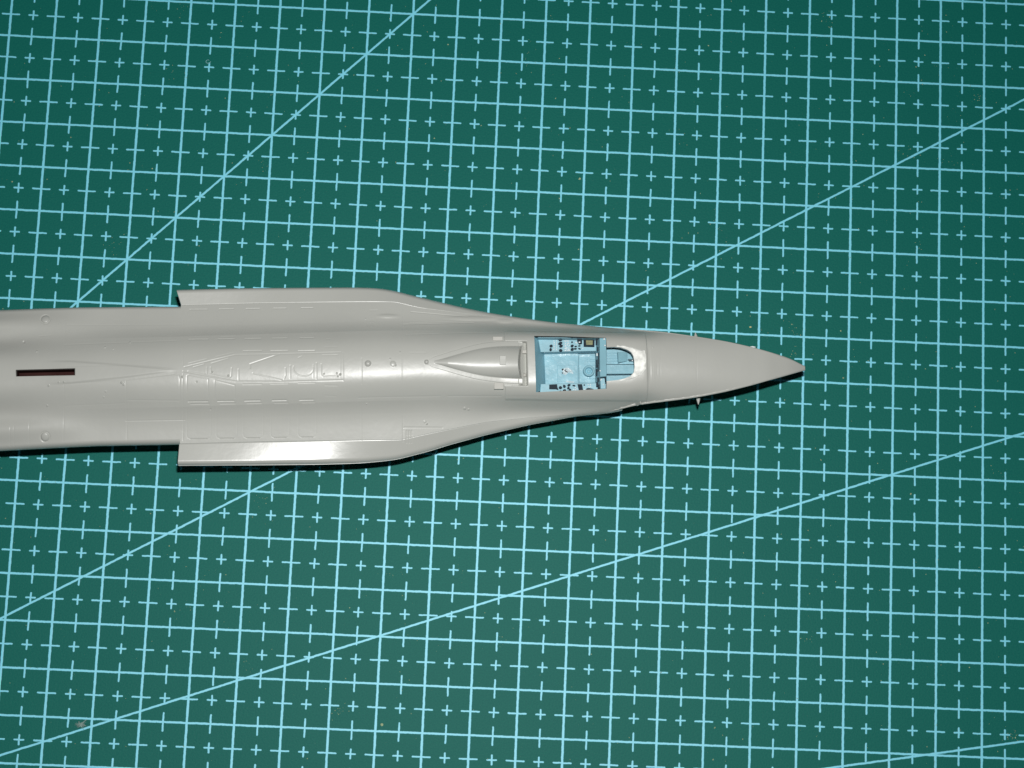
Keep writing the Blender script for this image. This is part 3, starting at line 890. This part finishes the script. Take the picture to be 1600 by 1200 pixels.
        poly('gauge', [(x - a_, y - b_), (x + a_, y - b_ * .9), (x + a_, y + b_ * .9), (x - a_, y + b_)], z, z - .04, mt, ip, .004)
    for x, y, r in ((944.2, 529.6, .022), (945.4, 539.7, .018), (937.8, 579.2, .016), (939.5, 592.5, .016), (942.8, 600.6, .014), (938.6, 594, .012)):
        ball('paint_blob', x, y, ZD + (.01 if y < 590 else -.075), r, M_WHITE, ip, .6, 8, 3)
    poly('sight_mount', [(943.6, 588.2), (947.3, 588.6), (947.4, 594.0), (945.6, 594.2)], ZD - .07, ZD - .25, M_NAVY, ip, .006)
    # forward bay seen through the rounded end of the opening
    zf = ZF + .22
    fb = poly('forward_bay_floor', [(947.5, 545), (994, 545), (994, 569.0), (947.5, 569.0)], zf, ZF + .004, M_BLUE, root, .004)
    for yy in (551, 555.2, 559.6, 564):
        blk('floor_rib', 948.5, yy - 1.1, 965, yy + 1.1, zf + .022, zf - .01, M_BLUE, fb, .008)
    poly('forward_bay_floor', [(947.5, 569.6), (992.5, 569.8), (992, 583.8), (947.5, 584.2)], zf + .035, ZF + .004, M_BLUE, root, .012)
    poly('forward_bay_floor', [(947.5, 587.0), (990, 586.0), (990, 598), (947.5, 598)], zf + .0, ZF + .004, M_BLUE, root, .012)
    poly('equipment_box', [(965.2, 550.2), (979.8, 550.4), (979.8, 564.2), (966.2, 566.4)], [zf + .18, zf + .10, zf + .06, zf + .14], zf - .01, M_BLUE2, fb, .010)
    poly('equipment_box', [(980.5, 551), (989, 552), (989, 560.5), (980.5, 560.5)], zf + .02, zf - .01, M_BLUE, fb, .006)
    blk('wire', 981, 561.4, 990.5, 562.6, zf + .06, zf - .01, M_NAVY, fb, .004)
    blk('wire', 983, 563.6, 990, 564.4, zf + .05, zf - .01, M_NAVY, fb, .003)
    ball('paint_blob', 988.2, 563.2, zf + .08, .016, M_WHITE, fb, .6, 8, 3)
    # smear of glue with dark hairs, and a painted glint, on the seat floor
    zs = ZF + .078
    def patch(name, pts, mt, dz, par=tub):
        v, f = prism([at(820 + x / 10, 510 + y / 10, zs + dz) for x, y in pts], zs + dz, zs - .02, .006)
        o = part(name, v, f, mt, par); return o
    M_GLUE_GLINT = plain('dried_glue_and_glint', (0.50, 0.62, 0.66), 0.2, 0.7, 0.25, 900, 0.01, 900)
    g1 = patch('glue_and_glint_patch', [(585, 665), (640, 640), (700, 655), (740, 690), (765, 745), (735, 735), (690, 715), (640, 760), (598, 745)], M_GLUE_GLINT, .003)
    patch('glue_and_glint_patch', [(640, 850), (690, 848), (775, 862), (770, 880), (700, 880), (650, 868)], M_GLUE_GLINT, .002)  # glint near the floor's south edge, painted as a pale patch
    patch('dark_chip', [(575, 670), (600, 655), (612, 672), (590, 692)], M_BROWN, .008)
    patch('dark_chip', [(612, 675), (640, 690), (678, 712), (670, 722), (632, 705)], M_BROWN, .008)
    patch('dark_chip', [(640, 665), (652, 664), (626, 700), (617, 698)], M_BROWN, .009)
    patch('dark_chip', [(578, 715), (590, 712), (592, 740), (582, 742)], M_BROWN, .007)
    return tub
tub = cockpit()

# dark well under the fin slot
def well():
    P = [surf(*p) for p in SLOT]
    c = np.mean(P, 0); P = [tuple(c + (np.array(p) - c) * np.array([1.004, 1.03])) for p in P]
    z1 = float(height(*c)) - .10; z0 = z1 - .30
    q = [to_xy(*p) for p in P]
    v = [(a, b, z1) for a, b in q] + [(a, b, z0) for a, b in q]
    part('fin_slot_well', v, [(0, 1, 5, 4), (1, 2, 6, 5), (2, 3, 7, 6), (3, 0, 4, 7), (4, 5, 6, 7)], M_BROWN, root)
well()

# ------------------------------------------------------------------ crumbs lying on the mat
def sliver(name, pts, h, mat, label, cat):
    v, f = prism([at(x, y, h) for x, y in pts], h, 0.002, 0.008)
    o = part(name, v, f, mat, None)
    return tag(o, label, cat)
sliver('plastic_sliver', [(1170.5, 541.6), (1176, 540.6), (1181, 541.8), (1180.5, 543), (1174, 543.4), (1170.8, 542.8)], .03, M_WHITE, 'thin white plastic sliver on the mat just above the nose cone', 'plastic sliver')
sliver('crumb', [(1170.8, 510), (1174, 509.6), (1174.6, 511.6), (1171.4, 512.2)], .03, M_YEL, 'tiny yellowish crumb on the mat above the white sliver', 'crumb')
def fluff():
    v = []; f = []
    pts0 = [(122, 1133), (126, 1130), (129, 1129), (133, 1126), (136, 1124)]
    def tube(path, r):
        b = len(v); n = 5
        for i, p in enumerate(path):
            d = np.array(path[min(i + 1, len(path) - 1)]) - np.array(path[max(i - 1, 0)]); d = d / (np.linalg.norm(d) + 1e-9)
            s_ = np.array([-d[1], d[0], 0]); s_ /= np.linalg.norm(s_) + 1e-9; t_ = np.cross(d, s_)
            for k in range(n):
                q = 2 * math.pi * k / n; v.append(tuple(np.array(p) + r * (math.cos(q) * s_ + math.sin(q) * t_)))
        for i in range(len(path) - 1):
            for k in range(n):
                f.append((b + i * n + k, b + i * n + (k + 1) % n, b + (i + 1) * n + (k + 1) % n, b + (i + 1) * n + k))
    tube([(*at(x, y, .03), .03) for x, y in pts0], .007)
    c = np.array(at(125.5, 1132, .03))
    for _ in range(60):
        p = [np.array([c[0] + random.gauss(0, .03), c[1] + random.gauss(0, .02), random.uniform(.008, .05)])]
        a = random.uniform(0, 6.28)
        for k in range(5):
            a += random.uniform(-.9, .9); p.append(p[-1] + np.array([math.cos(a) * .016, math.sin(a) * .012, random.uniform(-.004, .004)]))
        for q in p: q[2] = max(q[2], .006)
        tube(p, .0028)
    o = part('lint', v, f, M_FLUFF, None, True)
    tag(o, 'grey tuft of lint with a short tail by the lowest slanting line at lower left', 'lint')
fluff()
def curl(cx, cy, label):
    v = []; f = []; n = 5; path = []
    for k in range(14):
        a = k * .42; r = 4.2 - k * .12
        path.append(np.array([*at(cx + r * math.cos(a), cy + .8 * r * math.sin(a), .02), .02 + .012 * math.sin(a * 1.5)]))
    for i, p in enumerate(path):
        d = path[min(i + 1, 13)] - path[max(i - 1, 0)]; d /= np.linalg.norm(d); s_ = np.array([-d[1], d[0], 0])
        for k in range(n):
            q = 2 * math.pi * k / n; v.append(tuple(p + .008 * (math.cos(q) * s_ + np.array([0, 0, math.sin(q)]))))
    for i in range(13):
        for k in range(n): f.append((i * n + k, i * n + (k + 1) % n, (i + 1) * n + (k + 1) % n, (i + 1) * n + k))
    tag(part('plastic_curl', v, f, M_CURL, None, True), label, 'plastic curl')
curl(325, 96, 'tiny pale plastic curl on a small cross near the top left of the mat')

def dust():
    v = []; f = []
    def grain(X, Y, r):
        b = len(v); n = random.choice((4, 5, 6)); a0 = random.uniform(0, 6.28); el = random.uniform(.4, 1.0); ro = random.uniform(0, 3.14)
        for k in range(n):
            q = a0 + 2 * math.pi * k / n; rr = r * random.uniform(.7, 1.2)
            dx, dy = rr * math.cos(q), rr * el * math.sin(q)
            v.append((X + dx * math.cos(ro) - dy * math.sin(ro), Y + dx * math.sin(ro) + dy * math.cos(ro), .0012))
        v.append((X, Y, r * .8 + .001))
        for k in range(n): f.append((b + k, b + (k + 1) % n, b + n))
    for _ in range(3200):
        grain(random.uniform(-4, 26), random.uniform(-20, 3), max(.003, random.expovariate(1 / .0045)) if random.random() < .93 else random.uniform(.010, .018))
    for _ in range(60):
        cx, cy = random.uniform(-2, 24), random.uniform(-18, 2)
        for _ in range(random.randint(3, 12)):
            grain(cx + random.gauss(0, .12), cy + random.gauss(0, .12), random.uniform(.004, .011))
    for px, py, k in ((1580, 1150, 26), (1525, 150, 14), (530, 1112, 16), (1420, 240, 10), (1240, 512, 14), (1243, 552, 10), (1195, 518, 6), (1120, 355, 10), (1545, 1115, 4)):
        cx, cy = at(px, py, 0)
        for _ in range(k): grain(cx + random.gauss(0, .09), cy + random.gauss(0, .09), random.uniform(.005, .014))
    o = link('dust', mesh('dust', v, f), None, M_DUST)
    tag(o, 'fine pale dust and plastic crumbs scattered over the green mat', kind='stuff')
    o['category'] = 'dust'
dust()
